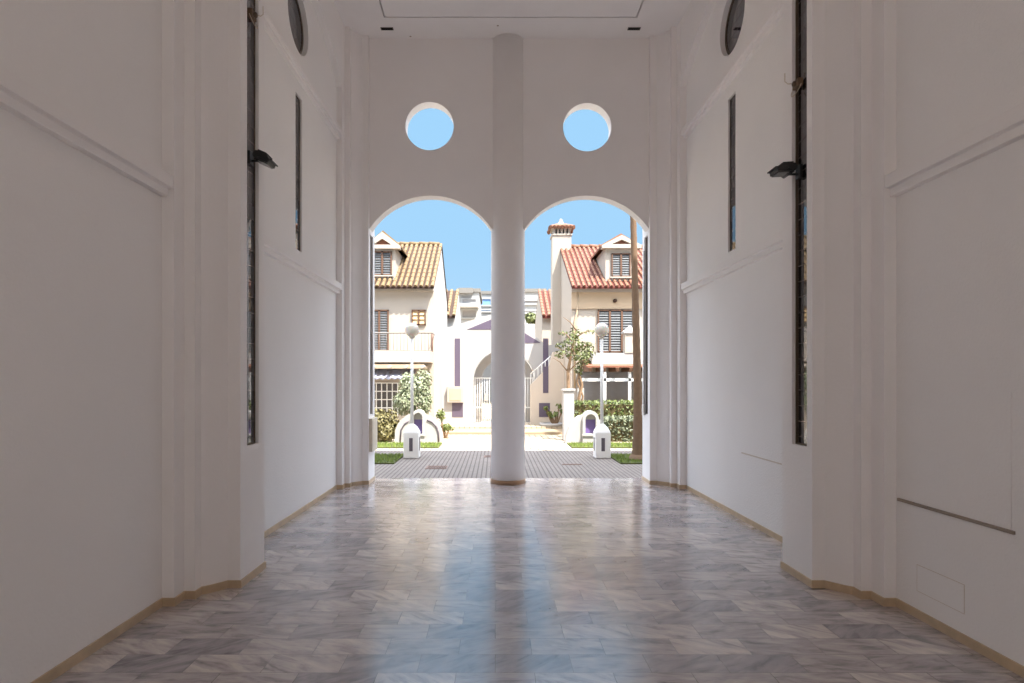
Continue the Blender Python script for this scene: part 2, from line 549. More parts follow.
def window_slit(X, sg, s, depth, rev=0.05, skew=0):
    """narrow leaded light set back in a wall whose face is at X and looks towards -sg"""
    wi[0] += 1
    fr = MB()
    w = .012
    x0, x1 = X + sg * (rev - .004), X + sg * (rev + .014)
    a, b = min(x0, x1), max(x0, x1)
    fr.box(a, b, s[0], s[0] + w, s[2], s[3]); fr.box(a, b, s[1] - w, s[1], s[2], s[3])
    fr.box(a, b, s[0] + w, s[1] - w, s[2], s[2] + w); fr.box(a, b, s[0] + w, s[1] - w, s[3] - w, s[3])
    f = struct(fr.build('window_%d' % wi[0], M['bronze']))
    x0, x1 = X + sg * rev, X + sg * (rev + .008)
    pm = MB().box(min(x0, x1), max(x0, x1), s[0] + w, s[1] - w, s[2] + w, s[3] - w)
    if skew:      # this pane sits a little askew in its frame
        pm.v = [(x + sg * skew * (y - s[0]) / (s[1] - s[0]), y, z) for x, y, z in pm.v]
    p = pm.build('pane', M['glass_lead'])
    p.parent = f
    return f


tn = [0]


def trim(o):
    return struct(o)


for side, X, sg in (('left', XL, 1), ('right', XR, -1)):
    for k, yc in enumerate(YC):
        ds = FAR_R if (k == 1 and side == 'right') else 1.0
        plan = [(d * ds, y) for d, y in pier_plan(yc, k == 1)]
        s = near_slit if k == 0 else far_slit
        if k == 0 and side == 'right':
            s = (s[0] - .04, s[1] - .04, s[2], s[3])
        # the flanks run full height; the face is opened for the slit, so the pier is built in slices
        mb = MB()
        pl = [(X + sg * d, y) for d, y in plan]
        core = .062
        # below and above the slit: whole plan; beside it: plan with a pocket
        pocket = []
        done = False
        for i, (d, y) in enumerate(plan):
            pocket.append((X + sg * d, y))
            if not done and d == DP * ds and i + 1 < len(plan) and plan[i + 1][0] == DP * ds:
                dd = DP * ds
                pocket += [(X + sg * dd, s[0]), (X + sg * (dd - core), s[0]), (X + sg * (dd - core), s[1]), (X + sg * dd, s[1])]
                done = True
        mb.plate(pl, [], 'z', 0, s[2]); mb.plate(pocket, [], 'z', s[2], s[3]); mb.plate(pl, [], 'z', s[3], CZ)
        struct(mb.build('pillar', M['wall_b']))
        window_slit(X + sg * DP * ds, -sg, s, core, rev=.03, skew=.015 if (k == 0 and side == 'right') else 0)
    # skirting follows wall, pier, wall, pier
    line = [(0, Y0)]
    line += [(d, y) for d, y in pier_plan(YC[0], False)]
    line += [(d * (FAR_R if side == 'right' else 1.0), y) for d, y in pier_plan(YC[1], True)][:-1]
    t = .011
    outl = grow(line, t)
    inn = grow(line, -.004)
    mb = MB()
    n = len(line)
    vs = [(X + sg * d, y, z) for z in (0, BH) for d, y in outl] + [(X + sg * d, y, z) for z in (0, BH) for d, y in inn]
    fs = []
    for i in range(n - 1):
        fs.append((i, i + 1, n + i + 1, n + i))
        fs.append((n + i, n + i + 1, 3 * n + i + 1, 3 * n + i))
        fs.append((2 * n + i, 2 * n + i + 1, 3 * n + i + 1, 3 * n + i))
        fs.append((i, i + 1, 2 * n + i + 1, 2 * n + i))
    fs += [(0, n, 3 * n, 2 * n), (n - 1, 2 * n - 1, 4 * n - 1, 3 * n - 1)]
    mb.add(vs, fs)
    struct(mb.build('baseboard_' + side, M['skirt']))
    # string courses: two steps of moulding
    ya, yb = YC[0] + .573, YC[1] - .573

    def course(y0, y1, zt, d1, d2, h1, h2):
        tn[0] += 1
        prof = [(-.01, zt), (d1, zt), (d1, zt - h1), (d2, zt - h1 - .004), (d2, zt - h1 - h2), (-.01, zt - h1 - h2)]
        mb = MB()
        vs = [(X + sg * d, y, z) for y in (y0, y1) for d, z in prof]
        n = len(prof)
        fs = [tuple(range(n)), tuple(range(2 * n - 1, n - 1, -1))] + [(i, (i + 1) % n, n + (i + 1) % n, n + i) for i in range(n)]
        mb.add(vs, fs)
        trim(mb.build('trim_%d' % tn[0], M['wall_b'], bevel=.004))
    course(Y0, YC[0] - .573, 2.886, .078, .045, .086, .056)
    course(ya, yb, 2.886, .078, .045, .086, .056)
    course(ya, yb, 5.045, .078, .045, .075, .05)
    # wall thickening above the blind arch
    R, apex = 2.7, 6.185
    hs = (yb - ya) / 2
    cy = (ya + yb) / 2
    t = math.asin(hs / R)
    lun = [(ya, CZ)] + arc(cy, apex - R, R, PI / 2 + t, PI / 2 - t, 40) + [(yb, CZ)]
    tn[0] += 1
    trim(MB().plate(lun, [], 'x', X - sg * .005, X + sg * .082).build('trim_%d' % tn[0], M['wall']))
    # slit and round light in the bay
    window_slit(X, -sg, slit_bay, .06, rev=.025)
    wi[0] += 1
    mb = MB()
    xa, xb = X - sg * .06, X - sg * .085
    ring = circle(win_c[0], win_c[1], win_r); ring2 = circle(win_c[0], win_c[1], win_r - .03)
    mb.plate(ring, [ring2], 'x', xa, xb)
    f = struct(mb.build('window_%d' % wi[0], M['bronze']))
    p = MB().plate(circle(win_c[0], win_c[1], win_r - .03), [], 'x', X - sg * .068, X - sg * .076).build('pane', M['glass_lead'])
    p.parent = f

# unseen wall added behind the lens to hold back sun and sky
struct(MB().box(-16, 18, -7.0, -6.0, -.1, 11.25).build('wall_sun_block', M['house_white']))
# the building the passage runs through, left and right of it
struct(MB().box(-13, XL - .34, Y0, Y1, -.1, 9.0).build('wall_building_left', M['wall']))
struct(MB().box(XR + .34, 16, Y0, Y1, -.1, 9.0).build('wall_building_right', M['wall']))

# ================================================================ small things in the passage
for name, cx, lab in (('left', -1.556, 'small grey ceiling vent above the left arch'), ('right', 1.995, 'small grey ceiling vent above the right arch')):
    yv = 8.455
    t = thing('ceiling_vent', lab, 'vent', (cx, yv, CZ))
    fr = MB()
    fr.plate([(cx - .09, yv - .03), (cx + .09, yv - .03), (cx + .09, yv + .03), (cx - .09, yv + .03)],
             [[(cx - .08, yv - .021), (cx + .08, yv - .021), (cx + .08, yv + .021), (cx - .08, yv + .021)]], 'z', CZ - .008, CZ)
    fr.build('frame', M['vent'], t)
    sl = MB()
    for i in range(4):
        yy = yv - .018 + i * .011
        sl.box(cx - .08, cx + .08, yy, yy + .005, CZ - .006, CZ - .002)
    sl.box(cx - .08, cx + .08, yv - .021, yv + .021, CZ - .002, CZ)
    sl.build('grille', M['void'], t)


def floodlight(X, sg, y, z, tilt, length, label):
    """lamp on an arm; X the pane, sg the way into the room"""
    t = thing('floodlight', label, 'light', (X, y, z))
    mb = MB()
    mb.box(min(X, X + sg * .02), max(X, X + sg * .02), y - .035, y + .035, z - .05, z + .05)
    mb.build('mounting_plate', M['black'], t)
    ar = MB().tube([(X + sg * .015, y, z - .018), (X + sg * .10, y, z - .018)], .009, 8)
    ar.tube([(X + sg * .09, y - .075, z - .018), (X + sg * .09, y + .075, z - .018)], .008, 8)
    for d in (-.075, .075):
        ar.tube([(X + sg * .09, y + d, z - .018), (X + sg * .13, y + d, z + .012 - tilt * .1)], .007, 8)
    ar.build('bracket', M['black'], t)
    # head, drawn lying flat along x from its hinge and then tilted
    mt = Matrix.Translation((X + sg * .055, y, z + .02)) @ Matrix.Rotation(sg * tilt, 4, 'Y') @ Matrix.Diagonal((sg, 1, 1, 1))
    hd = MB()
    L = length
    prof = [(0, -.012), (L * .12, -.028), (L, -.024), (L, .006), (L * .75, .03), (L * .1, .03), (0, .012)]
    vs = [(a, b, c) for b in (-.068, .068) for a, c in prof]
    n = len(prof)
    hd.add(vs, [tuple(range(n)), tuple(range(2 * n - 1, n - 1, -1))] + [(i, (i + 1) % n, n + (i + 1) % n, n + i) for i in range(n)], False, mt)
    h = hd.build('housing', M['black'], t, bevel=.003)
    fn = MB()
    for i in range(6):
        b = -.055 + i * .022
        fn.box(L * .15, L * .7, b - .002, b + .002, .029, .043, mt)
    fn.build('cooling_fins', M['black'], t)
    vz = MB().box(L * .98, L * 1.12, -.07, .07, .002, .010, mt)
    vz.build('visor', M['black'], t)
    MB().box(L * .16, L * .94, -.056, .056, -.034, -.026, mt).build('glass', M['lens'], t)


floodlight(xl - .03, 1, 4.52, pz(158.5, 4.52), .42, .135, 'black floodlight on the left pier, head tipped steeply downwards')
floodlight(xr + .03, -1, 4.52, pz(172, 4.52), .06, .15, 'black floodlight on the right pier, head held almost level')


def junction(X, sg, y, z, label):
    t = thing('junction_box', label, 'junction box', (X, y, z))
    MB().box(min(X, X + sg * .04), max(X, X + sg * .04), y - .045, y + .045, z - .03, z + .03).build('casing', M['brown'], t, bevel=.004)
    MB().lathe([(.02, 0), (.02, .02), (.012, .026)], (0, 0, 0), 14, mtx=Matrix.Translation((X + sg * .036, y, z)) @ Matrix.Rotation(sg * PI / 2, 4, 'Y')).build('cable_gland', M['bronze'], t)
    lp = [(X + sg * (.03 + .02 * math.sin(a)), y + .07 * math.cos(a), z - .03 - .06 * math.sin(a)) for a in [PI * i / 12 for i in range(13)]]
    MB().tube(lp, .003, 6).build('wire', M['wire'], t)
    lp = [(X + sg * .04, y + .03, z + .02), (X + sg * .055, y + .08, z + .04), (X + sg * .06, y + .12, z + .08), (X + sg * .055, y + .13, z + .15)]
    MB().tube(lp, .003, 6).build('cable', M['wire'], t)


junction(xl - .03, 1, 4.52, pz(15, 4.52), 'small brown junction box with a hanging wire high on the left pier window')
junction(xr + .03, -1, 4.52, pz(84, 4.52), 'small brown junction box with loose wires on the right pier window')

# stone box on the left jamb
t = thing('letter_box', 'beige stone box fixed low on the left jamb of the left arch', 'box', (xl, 8.82, .48))
MB().box(xl, xl + .052, 8.66, 9.03, .475, .965).build('casing', M['stone'], t, bevel=.006)
MB().box(xl + .05, xl + .058, 8.69, 9.0, .80, .93).build('flap', M['stone'], t, bevel=.003)
MB().box(xl + .05, xl + .055, 8.69, 9.0, .51, .78).build('door', M['stone'], t, bevel=.003)
# small switch on the right jamb
t = thing('switch_box', 'small white switch box below the slit window on the right jamb', 'switch', (xrf, 8.95, 1.1))
MB().box(xrf - .03, xrf, 8.9, 8.985, 1.0, 1.16).build('casing', M['white_metal'], t, bevel=.004)
MB().box(xrf - .036, xrf - .029, 8.92, 8.965, 1.05, 1.11).build('rocker', M['white_metal'], t)
MB().tube([(xrf - .012, 8.945, 1.16), (xrf - .012, 8.945, 3.5)], .01, 8).build('conduit', M['white_metal'], t)

# traces on the right wall
tag(MB().box(XR - .014, XR + .002, 3.04, 3.92, .711, .73).build('wall_strip', M['strip'], bevel=.003),
    'thin taupe strip fixed level along the near right wall', 'strip')
tag(MB().tube([(XR - .002, 3.062, .73), (XR - .002, 3.062, 1.45)], .0022, 8).build('painted_cable', M['wall_b']),
    'thin white painted cable rising up the near right wall', 'cable')
mb = MB()
mb.box(XR - .003, XR + .002, 5.52, 6.42, .725, .738)
tag(mb.build('plaster_scar', M['scar']), 'pale filled scar running level on the far right wall', 'scar')
t = thing('access_panel', 'flush white access panel low on the near right wall', 'panel', (XR, 3.45, .2))
mb = MB()
mb.plate([(3.37, .17), (3.75, .17), (3.75, .34), (3.37, .34)], [[(3.373, .173), (3.747, .173), (3.747, .337), (3.373, .337)]], 'x', XR - .0022, XR + .002)
mb.build('seam', M['scar'], t)
MB().box(XR - .002, XR + .002, 3.373, 3.747, .173, .337).build('cover', M['wall'], t)

# ================================================================ ground outside
struct(MB().plate([(-30, 9.2), (30, 9.2), (30, 13.0), (-30, 13.0)], [], 'z', -.12, -.004).build('pavement', M['paving']))
struct(MB().plate([(-40, 13.0), (40, 13.0), (40, 70), (-40, 70)], [], 'z', -.12, -.006).build('ground', M['plaza']))
struct(MB().plate([(-40, Y0), (40, Y0), (40, -40), (-40, -40)], [], 'z', -.12, -.004).build('courtyard', M['path']))
struct(MB().box(-1.85, 2.26, 16.9, 18.3, -.05, .06).build('path_step', M['step']))
struct(MB().box(-1.85, 2.26, 18.3, 20.0, -.05, .12).build('path_landing', M['plaza']))


def lawn(name, x0, x1, y0, y1, lab, n=2600):
    b = MB().box(x0, x1, y0, y1, -.01, .02)
    o = b.build(name, M['soil'])
    tag(o, lab, 'lawn', kind='stuff')
    bl = MB()
    for i in range(n):
        x, y = random.uniform(x0, x1), random.uniform(y0, y1)
        a = random.uniform(0, PI); h = random.uniform(.025, .06); w = .006
        lx, ly = random.uniform(-.02, .02), random.uniform(-.02, .02)
        dx, dy = math.cos(a) * w, math.sin(a) * w
        bl.add([(x - dx, y - dy, .018), (x + dx, y + dy, .018), (x + lx, y + ly, .018 + h)], [(0, 1, 2)])
    g = bl.build('grass', M['grass'])
    g.parent = o
    g['kind'] = 'stuff'


lawn('lawn', -6.5, -1.86, 10.8, 12.1, 'shaded green lawn beside the left lamp post', 9000)
lawn('lawn', 2.30, 7.0, 10.8, 12.1, 'shaded green lawn at the foot of the palm trunk', 9000)
lawn('lawn', -6.5, -1.30, 13.4, 14.35, 'sunlit strip of lawn before the left niche wall', 6000)
lawn('lawn', 1.75, 7.0, 13.4, 14.35, 'sunlit strip of lawn before the right hedges', 6000)


def grate(x0, x1, y0, y1, lab):
    t = thing('drain_grate', lab, 'drain', ((x0 + x1) / 2, (y0 + y1) / 2, 0))
    MB().plate([(x0, y0), (x1, y0), (x1, y1), (x0, y1)], [[(x0 + .02, y0 + .02), (x1 - .02, y0 + .02), (x1 - .02, y1 - .02), (x0 + .02, y1 - .02)]], 'z', -.01, .003).build('frame', M['iron'], t)
    b = MB()
    n = int((x1 - x0) / .03)
    for i in range(n):
        x = x0 + .02 + (x1 - x0 - .04) * i / n
        b.box(x, x + .014, y0 + .015, y1 - .015, -.008, .001)
    b.build('bars', M['iron'], t)
    MB().box(x0 + .01, x1 - .01, y0 + .01, y1 - .01, -.02, -.0035).build('pit', M['void'], t)


grate(px(426, 10.35), px(447, 10.35), 10.2, 10.55, 'rust brown drain grate set in the paving left of the column')
grate(px(484, 11.9), px(495, 11.9), 11.8, 12.05, 'small dark drain beside the left edge of the column')
grate(px(562, 10.75), px(582, 10.75), 10.7, 10.8, 'thin dark drain slot in the paving near the right lamp post')


# ================================================================ lamp posts
def lamp_post(x, y, label):
    t = thing('lamp_post', label, 'lamp', (x, y, 0), 'globe lamp posts outside the arches')
    b = MB()
    w = .15
    prof = [(w, 0), (w, .50), (w * .93, .53), (w * .7, .60), (w * .35, .655), (.03, .67)]
    vs, fs = [], []
    for r, z in prof:
        vs += [(x - r, y - r, z), (x + r, y - r, z), (x + r, y + r, z), (x - r, y + r, z)]
    for i in range(len(prof) - 1):
        for k in range(4):
            fs.append((i * 4 + k, i * 4 + (k + 1) % 4, i * 4 + 4 + (k + 1) % 4, i * 4 + 4 + k))
    fs += [(3, 2, 1, 0), tuple(len(prof) * 4 - 4 + k for k in range(4))]
    b.add(vs, fs)
    base = b.build('base', M['post_white'], t, bevel=.012)
    for dx, dy in ((0, -1), (1, 0), (-1, 0)):
        s = MB()
        if dy:
            s.box(x - .035, x + .035, y - w - .006, y - w + .01, .14, .40)
        else:
            s.box(x + dx * w - .008, x + dx * w + .008, y - .035, y + .035, .14, .40)
        s.build('louvre', M['mauve_dark'], t)
    MB().tube([(x, y, .66), (x, y, 2.40)], [.034, .026], 14).build('pole', M['white_metal'], t)
    MB().lathe([(.026, 0), (.05, .02), (.062, .05), (.058, .06)], (x, y, 2.37), 18).build('collar', M['pole_grey'], t)
    MB().sphere((x, y, 2.545), .142, 28, 18).build('globe', M['globe'], t)


M['rail_grey'] = plain('grey_iron_rail', rgb(104, 98, 92), 0.5)
M['mauve_dark'] = plain('dark_mauve_louvre', rgb(92, 82, 88), 0.5)
M['pole_grey'] = plain('grey_collar', rgb(170, 162, 152), 0.5)
lamp_post(px(412, 11.75), 11.75, 'white globe lamp post outside the left arch, before the shrub')
lamp_post(px(601.8, 11.75), 11.75, 'white globe lamp post outside the right arch, before the hedges')


# ================================================================ planting
def leaves(mb, blobs, n, size, aspect=2.0):
    """blobs: (x,y,z,rx,ry,rz); leaves gather near the surface of each"""
    tot = sum(b[3] * b[4] + b[4] * b[5] + b[3] * b[5] for b in blobs)
    for b in blobs:
        k = int(n * (b[3] * b[4] + b[4] * b[5] + b[3] * b[5]) / tot)
        for i in range(k):
            d = Vector((random.gauss(0, 1), random.gauss(0, 1), random.gauss(0, 1))).normalized()
            r = random.uniform(.55, 1.05)
            c = Vector((b[0] + d.x * b[3] * r, b[1] + d.y * b[4] * r, b[2] + d.z * b[5] * r))
            q = (d + Vector((random.uniform(-.8, .8), random.uniform(-.8, .8), random.uniform(-.3, .9)))).normalized()
            a = q.orthogonal().normalized()
            a = Matrix.Rotation(random.uniform(0, 2 * PI), 3, q) @ a
            s2 = size * random.uniform(.6, 1.25)
            e = q.cross(a)
            mb.add([c - a * s2, c + e * s2 / aspect + q * s2 * .12, c + a * s2, c - e * s2 / aspect + q * s2 * .12], [(0, 1, 2), (0, 2, 3)])
    return mb


def bush(name, label, cat, blobs, n, size, mat, stem=None, stemmat='bark'):
    x = sum(b[0] for b in blobs) / len(blobs); y = sum(b[1] for b in blobs) / len(blobs)
    t = thing(name, label, cat, (x, y, 0))
    f = leaves(MB(), blobs, n, size).build('foliage', mat, t)
    f['kind'] = 'stuff'
    st = MB()
    for b in blobs:
        st.tube([(x + (b[0] - x) * .3, y, -.02), (x + (b[0] - x) * .7, y + (b[1] - y) * .6, b[2] * .5), (b[0], b[1], b[2])], [.03, .022, .008], 7)
    st.build('stems', M[stemmat], t)
    return t


def pb(u, v, y, ru, rv, ry=None):
    p = P(u, v, y)
    a, c = ru * y / F, rv * y / F
    return (p.x, p.y, p.z, a, ry or a, c)


bush('shrub', 'tall silver green shrub behind the left lamp post', 'shrub',
     [pb(414, 388, 15.8, 15, 14), pb(424, 380, 15.9, 8, 11), pb(405, 402, 15.6, 12, 13), pb(421, 404, 15.7, 11, 14), pb(408, 381, 15.9, 8, 9), pb(426, 398, 15.7, 6, 12)], 4200, .046, M['leaf'])
bush('shrub', 'low olive brown bush at the far left beside the jamb', 'shrub',
     [pb(378, 424, 15.0, 14, 15), pb(390, 424, 15.0, 9, 15), pb(384, 432, 14.9, 12, 11)], 2000, .055, M['leaf_olive'])
bush('shrub', 'small green plant at the right end of the left niche wall', 'shrub',
     [pb(441, 415, 15.6, 5, 6), pb(445, 427, 15.8, 6, 4), pb(449, 428, 16, 5, 3)], 260, .05, M['leaf_succ'])


def hedge(label, x0, x1, y0, y1, z0, z1, n, mat):
    t = thing('hedge', label, 'hedge', ((x0 + x1) / 2, (y0 + y1) / 2, 0))
    core = MB().box(x0 + .08, x1 - .08, y0 + .08, y1 - .08, z0, z1 - .08)
    core.build('branches', M['bark_dark'], t)
    mb = MB()
    for i in range(n):
        f = random.random()
        if f < .45: c = Vector((random.uniform(x0, x1), y0 + random.uniform(-.02, .09), random.uniform(z0, z1)))
        elif f < .80: c = Vector((random.uniform(x0, x1), random.uniform(y0, y1), z1 + random.uniform(-.08, .03)))
        else: c = Vector((random.choice((x0, x1)) + random.uniform(-.05, .05), random.uniform(y0, y1), random.uniform(z0, z1)))
        q = Vector((random.uniform(-1, 1), random.uniform(-1, .3), random.uniform(-.2, 1))).normalized()
        a = q.orthogonal().normalized(); a = Matrix.Rotation(random.uniform(0, 6.28), 3, q) @ a; e = q.cross(a)
        s = random.uniform(.03, .055)
        mb.add([c - a * s, c + e * s / 2, c + a * s, c - e * s / 2], [(0, 1, 2), (0, 2, 3)])
    f = mb.build('foliage', mat, t)
    f['kind'] = 'stuff'


M['bark_dark'] = plain('hedge_twigs', rgb(92, 80, 50), 0.9, var=0.3, scale=25)
hedge('low trimmed hedge nearest the palm trunk, lower of the two', px(607, 14.8), 6.2, 14.85, 15.35, 0, pz(418.5, 14.6), 3600, M['leaf_hedge2'])
hedge('upper trimmed hedge behind the right lamp post, below the terrace', px(573, 15.6), 6.2, 15.7, 16.3, 0, pz(402, 15.6), 3600, M['leaf_hedge'])

# palm trunk
t = thing('palm_tree', 'tall bare brown palm trunk at the right edge of the right arch', 'tree', (px(639.5, 11.3), 11.3, 0))
pts, rs = [], []
for i in range(61):
    z = i * .11
    v = VH - (z - H) * F / 11.3
    u = 639.5 - 6.3 * z / 4.7
    pts.append((px(u, 11.3), 11.3, z - .02))
    rs.append((.076 + .085 * math.exp(-z / .6)) * (1.0 + (.06 if i % 2 else -.02)) - .004 * z)
MB().tube(pts, rs, 16).build('trunk', M['palm'], t)
MB().lathe([(.23, 0), (.2, .05), (.165, .12)], (px(639.5, 11.3), 11.3, 0), 16).build('root_flare', M['palm'], t)

# small tree on the right with horizontal sprays
t = thing('tree', 'small sparse green tree left of the right lamp post', 'tree', (px(568, 15.48), 15.48, 0))
yt = 15.48
tr = MB().tube([P(568.5, 440, yt), P(568.5, 395, yt), P(568, 372, yt), P(571, 355, yt), P(574, 338, yt), P(577, 326, yt)], [.06, .05, .045, .035, .022, .008], 9)
for a, b, c in (((568, 372), (560, 362), (553, 358)), ((570, 360), (562, 350), (556, 347)), ((571, 352), (584, 346), (596, 344)), ((573, 342), (566, 334), (559, 332)), ((574, 338), (585, 332), (594, 330)), ((568, 372), (578, 362), (590, 358)), ((576, 330), (570, 322), (563, 317))):
    tr.tube([P(a[0], a[1], yt), P(b[0], b[1], yt - .1), P(c[0], c[1], yt - .15)], [.02, .012, .004], 6)
tr.build('trunk', M['bark'], t)
f = leaves(MB(), [pb(573, 345, yt, 15, 9), pb(561, 354, yt - .1, 8, 4), pb(585, 345, yt - .1, 11, 4), pb(574, 334, yt, 8, 7), pb(560, 346, yt, 6, 3), pb(589, 332, yt, 7, 2), pb(562, 333, yt, 5, 2), pb(578, 356, yt, 12, 5)], 560, .05).build('foliage', M['leaf_tree'], t)
f['kind'] = 'stuff'
t = thing('tree', 'twisted climbing tree by the right terrace, pale and thin', 'tree', (px(580, 16.1), 16.1, 0))
yt = 16.1
tr = MB().tube([P(580, 425, yt), P(579, 398, yt), P(582, 385, yt), P(579, 374, yt), P(583, 362, yt), P(586, 352, yt)], [.05, .045, .04, .035, .025, .01], 8)
tr.tube([P(578, 425, yt), P(583, 396, yt), P(577, 382, yt), P(581, 368, yt), P(590, 357, yt)], [.03, .03, .026, .02, .008], 8)
tr.build('trunk', M['bark'], t)
f = leaves(MB(), [pb(583, 358, yt, 9, 9), pb(590, 352, yt, 6, 7), pb(579, 370, yt, 5, 6)], 420, .05).build('foliage', M['leaf_tree'], t)
f['kind'] = 'stuff'

# succulent in its ring by the stair wall
ys = 18.7
t = thing('succulent', 'branching green succulent in a white ring by the stair wall', 'plant', (px(555, ys), ys, .12))
st = MB(); lv = MB()
for (u, v) in ((546, 408), (549, 413), (552, 416), (559, 406), (562, 411), (556, 414)):
    st.tube([P(555, 427, ys), P((555 + u) / 2, 420, ys), P(u, v, ys)], [.035, .03, .02], 7)
    leaves(lv, [pb(u, v, ys, 2.4, 2.2)], 26, .075)
st.build('stems', M['bark'], t); lv.build('leaves', M['leaf_succ'], t)
mb = MB().lathe([(.40, 0), (.40, .09), (.34, .09), (.34, .02)], (px(552, ys), ys, .12), 28)
tag(mb.build('planter_ring', M['house_white']), 'low white ring kerb around the succulent', 'planter')


# ================================================================ niche walls in front of the houses
def arch_outline(cx, w, z0, zs, n=14):
    """straight sides up to zs, half circle above; anticlockwise"""
    return [(cx - w, z0), (cx + w, z0)] + arc(cx, zs, w, 0, PI, n)


def niche_wall(label, y, uc, wu, vtop, flanks, pu, label_white):
    cx = px(uc, y); w = wu * y / F
    ztop = pz(vtop, y)
    t = thing('niche_wall', label, 'garden wall', (cx, y, 0))
    nw = w * .66
    zs = ztop - w
    nz0 = pz(433.5, y)
    MB().plate(arch_outline(cx, w, -.02, zs), [arch_outline(cx, nw, nz0, zs - .02)], 'y', y - .12, y + .14).build('stele', M['house_white'], t)
    MB().plate(arch_outline(cx, nw + .01, nz0 - .01, zs - .02), [], 'y', y + .02, y + .06).build('niche_panel', M['purple_deep'], t)
    zz = pz(419.5, y)
    MB().plate([(cx - nw, zz), (cx + nw, zz)] + arc(cx, zs - .02, nw, 0, PI, 12), [], 'y', y + .005, y + .025).build('niche_top', M['house_white'], t)
    MB().box(cx - w * 1.1, cx + w * 1.1, y - .15, y - .09, nz0 - .05, nz0 - .015).build('sill', M['house_white'], t)
    for pts in flanks:
        pl = [(px(u, y), pz(v, y)) for u, v in pts]
        MB().plate(pl, [], 'y', y - .06, y + .14).build('flank', M['house_white'], t)
    return t


M['purple_deep'] = plain('violet_tile_panel', rgb(108, 88, 142), 0.4, var=0.1, scale=20)
yn = 14.55
nl = niche_wall('white niche wall with a violet panel behind the left lamp post', yn, 418.5, 6.6, 409.5, [
    [(395, 443.5), (412, 443.5), (412, 413), (407, 415), (402, 419), (398, 424), (395.5, 430)],
    [(424.5, 443.5), (443, 443.5), (443, 437), (441.5, 430), (438.5, 424), (434, 419), (429, 416), (424.5, 415)]], None, None)
niche_wall('white niche wall with a violet panel behind the right lamp post', yn, 590, 8.0, 410.5, [
    [(565, 443.5), (583, 443.5), (583, 415), (578, 416), (573, 420), (569, 427), (566, 435)],
    [(596, 443.5), (606, 443.5), (606, 428), (602, 421), (597, 418)]], None, None)
# dark curved rails on the left niche wall
MB().tube([P(427, 420, yn - .07), P(432, 422, yn - .07), P(436.5, 427, yn - .07), P(438.5, 433, yn - .07), P(438.7, 442, yn - .07)], .02, 8).build('rail', M['mauve_dark'], nl)
MB().tube([P(400, 443, yn - .07), P(401, 430, yn - .07), P(404.5, 424, yn - .07), P(408.5, 421, yn - .07)], .018, 8).build('rail', M['mauve_dark'], nl)
# garden pillar
yp = 15.25
t = thing('garden_pillar', 'square cream garden pillar below the small tree', 'pillar', (px(568, yp), yp, 0))
MB().box(px(563, yp), px(573.5, yp), yp - .14, yp + .14, 0, pz(391, yp)).build('shaft', M['house_white'], t, bevel=.01)
MB().box(px(562, yp), px(574.5, yp), yp - .17, yp + .17, pz(391, yp), pz(388.8, yp)).build('cap', M['house_white'], t, bevel=.008)


# ================================================================ houses
def barrel_tiles(mb, x0, x1, ey, ez, ry, rz, pitch, r):
    """cover tiles laid in courses up one slope"""
    L = math.hypot(ry - ey, rz - ez)
    sy, sz = (ry - ey) / L, (rz - ez) / L
    ny, nz = -sz, sy
    nc = max(1, int(L / .30))
    n = max(1, int((x1 - x0) / pitch))
    for i in range(n + 1):
        cx = x0 + (x1 - x0) * i / n
        for k in range(nc):
            a0, a1 = L * k / nc, L * (k + 1) / nc + .03
            r0, r1 = r * 1.04, r * .95
            jit = random.uniform(-.004, .004)
            vs, seg = [], 6
            for a, rr in ((a0, r0), (a1, r1)):
                lift = .012 if a == a0 else .004
                for s in range(seg + 1):
                    th = PI * s / seg
                    h = rr * math.sin(th) * .95 + lift
                    vs.append((cx + jit - rr * math.cos(th), ey + sy * a + ny * h, ez + sz * a + nz * h))
            fs = [(s, s + 1, seg + 2 + s, seg + 1 + s) for s in range(seg)]
            fs.append(tuple(range(seg, -1, -1)))
            mb.add(vs, fs, False)
    return mb


def shutter(parent, x0, x1, z0, z1, y, leaves_n, name='window', frame='wood', slat='slat', n_sl=None):
    """louvred window: frame with mullions, slats in each leaf"""
    w = .035
    fr = MB()
    fr.box(x0, x0 + w, y - .05, y + .03, z0, z1); fr.box(x1 - w, x1, y - .05, y + .03, z0, z1)
    fr.box(x0, x1, y - .05, y + .03, z0, z0 + w); fr.box(x0, x1, y - .05, y + .03, z1 - w, z1)
    for k in range(1, leaves_n):
        xm = x0 + (x1 - x0) * k / leaves_n
        fr.box(xm - w * .8, xm + w * .8, y - .05, y + .03, z0, z1)
    f = fr.build(name, M[frame], parent)
    sl = MB()
    ns = n_sl or max(3, int((z1 - z0) / .075))
    for i in range(ns):
        zz = z0 + w + (z1 - z0 - 2 * w) * (i + .5) / ns
        hh = (z1 - z0 - 2 * w) / ns * .42
        sl.add([(x0 + w, y - .035, zz - hh), (x1 - w, y - .035, zz - hh), (x1 - w, y + .0, zz + hh), (x0 + w, y + .0, zz + hh),
                (x0 + w, y - .028, zz - hh), (x1 - w, y - .028, zz - hh), (x1 - w, y + .007, zz + hh), (x0 + w, y + .007, zz + hh)],
               [(0, 1, 2, 3), (7, 6, 5, 4), (0, 4, 5, 1), (3, 2, 6, 7), (0, 3, 7, 4), (1, 5, 6, 2)])
    sl.box(x0 + w, x1 - w, y + .012, y + .02, z0 + w, z1 - w)
    s = sl.build('louvres', M[slat], f)
    return f


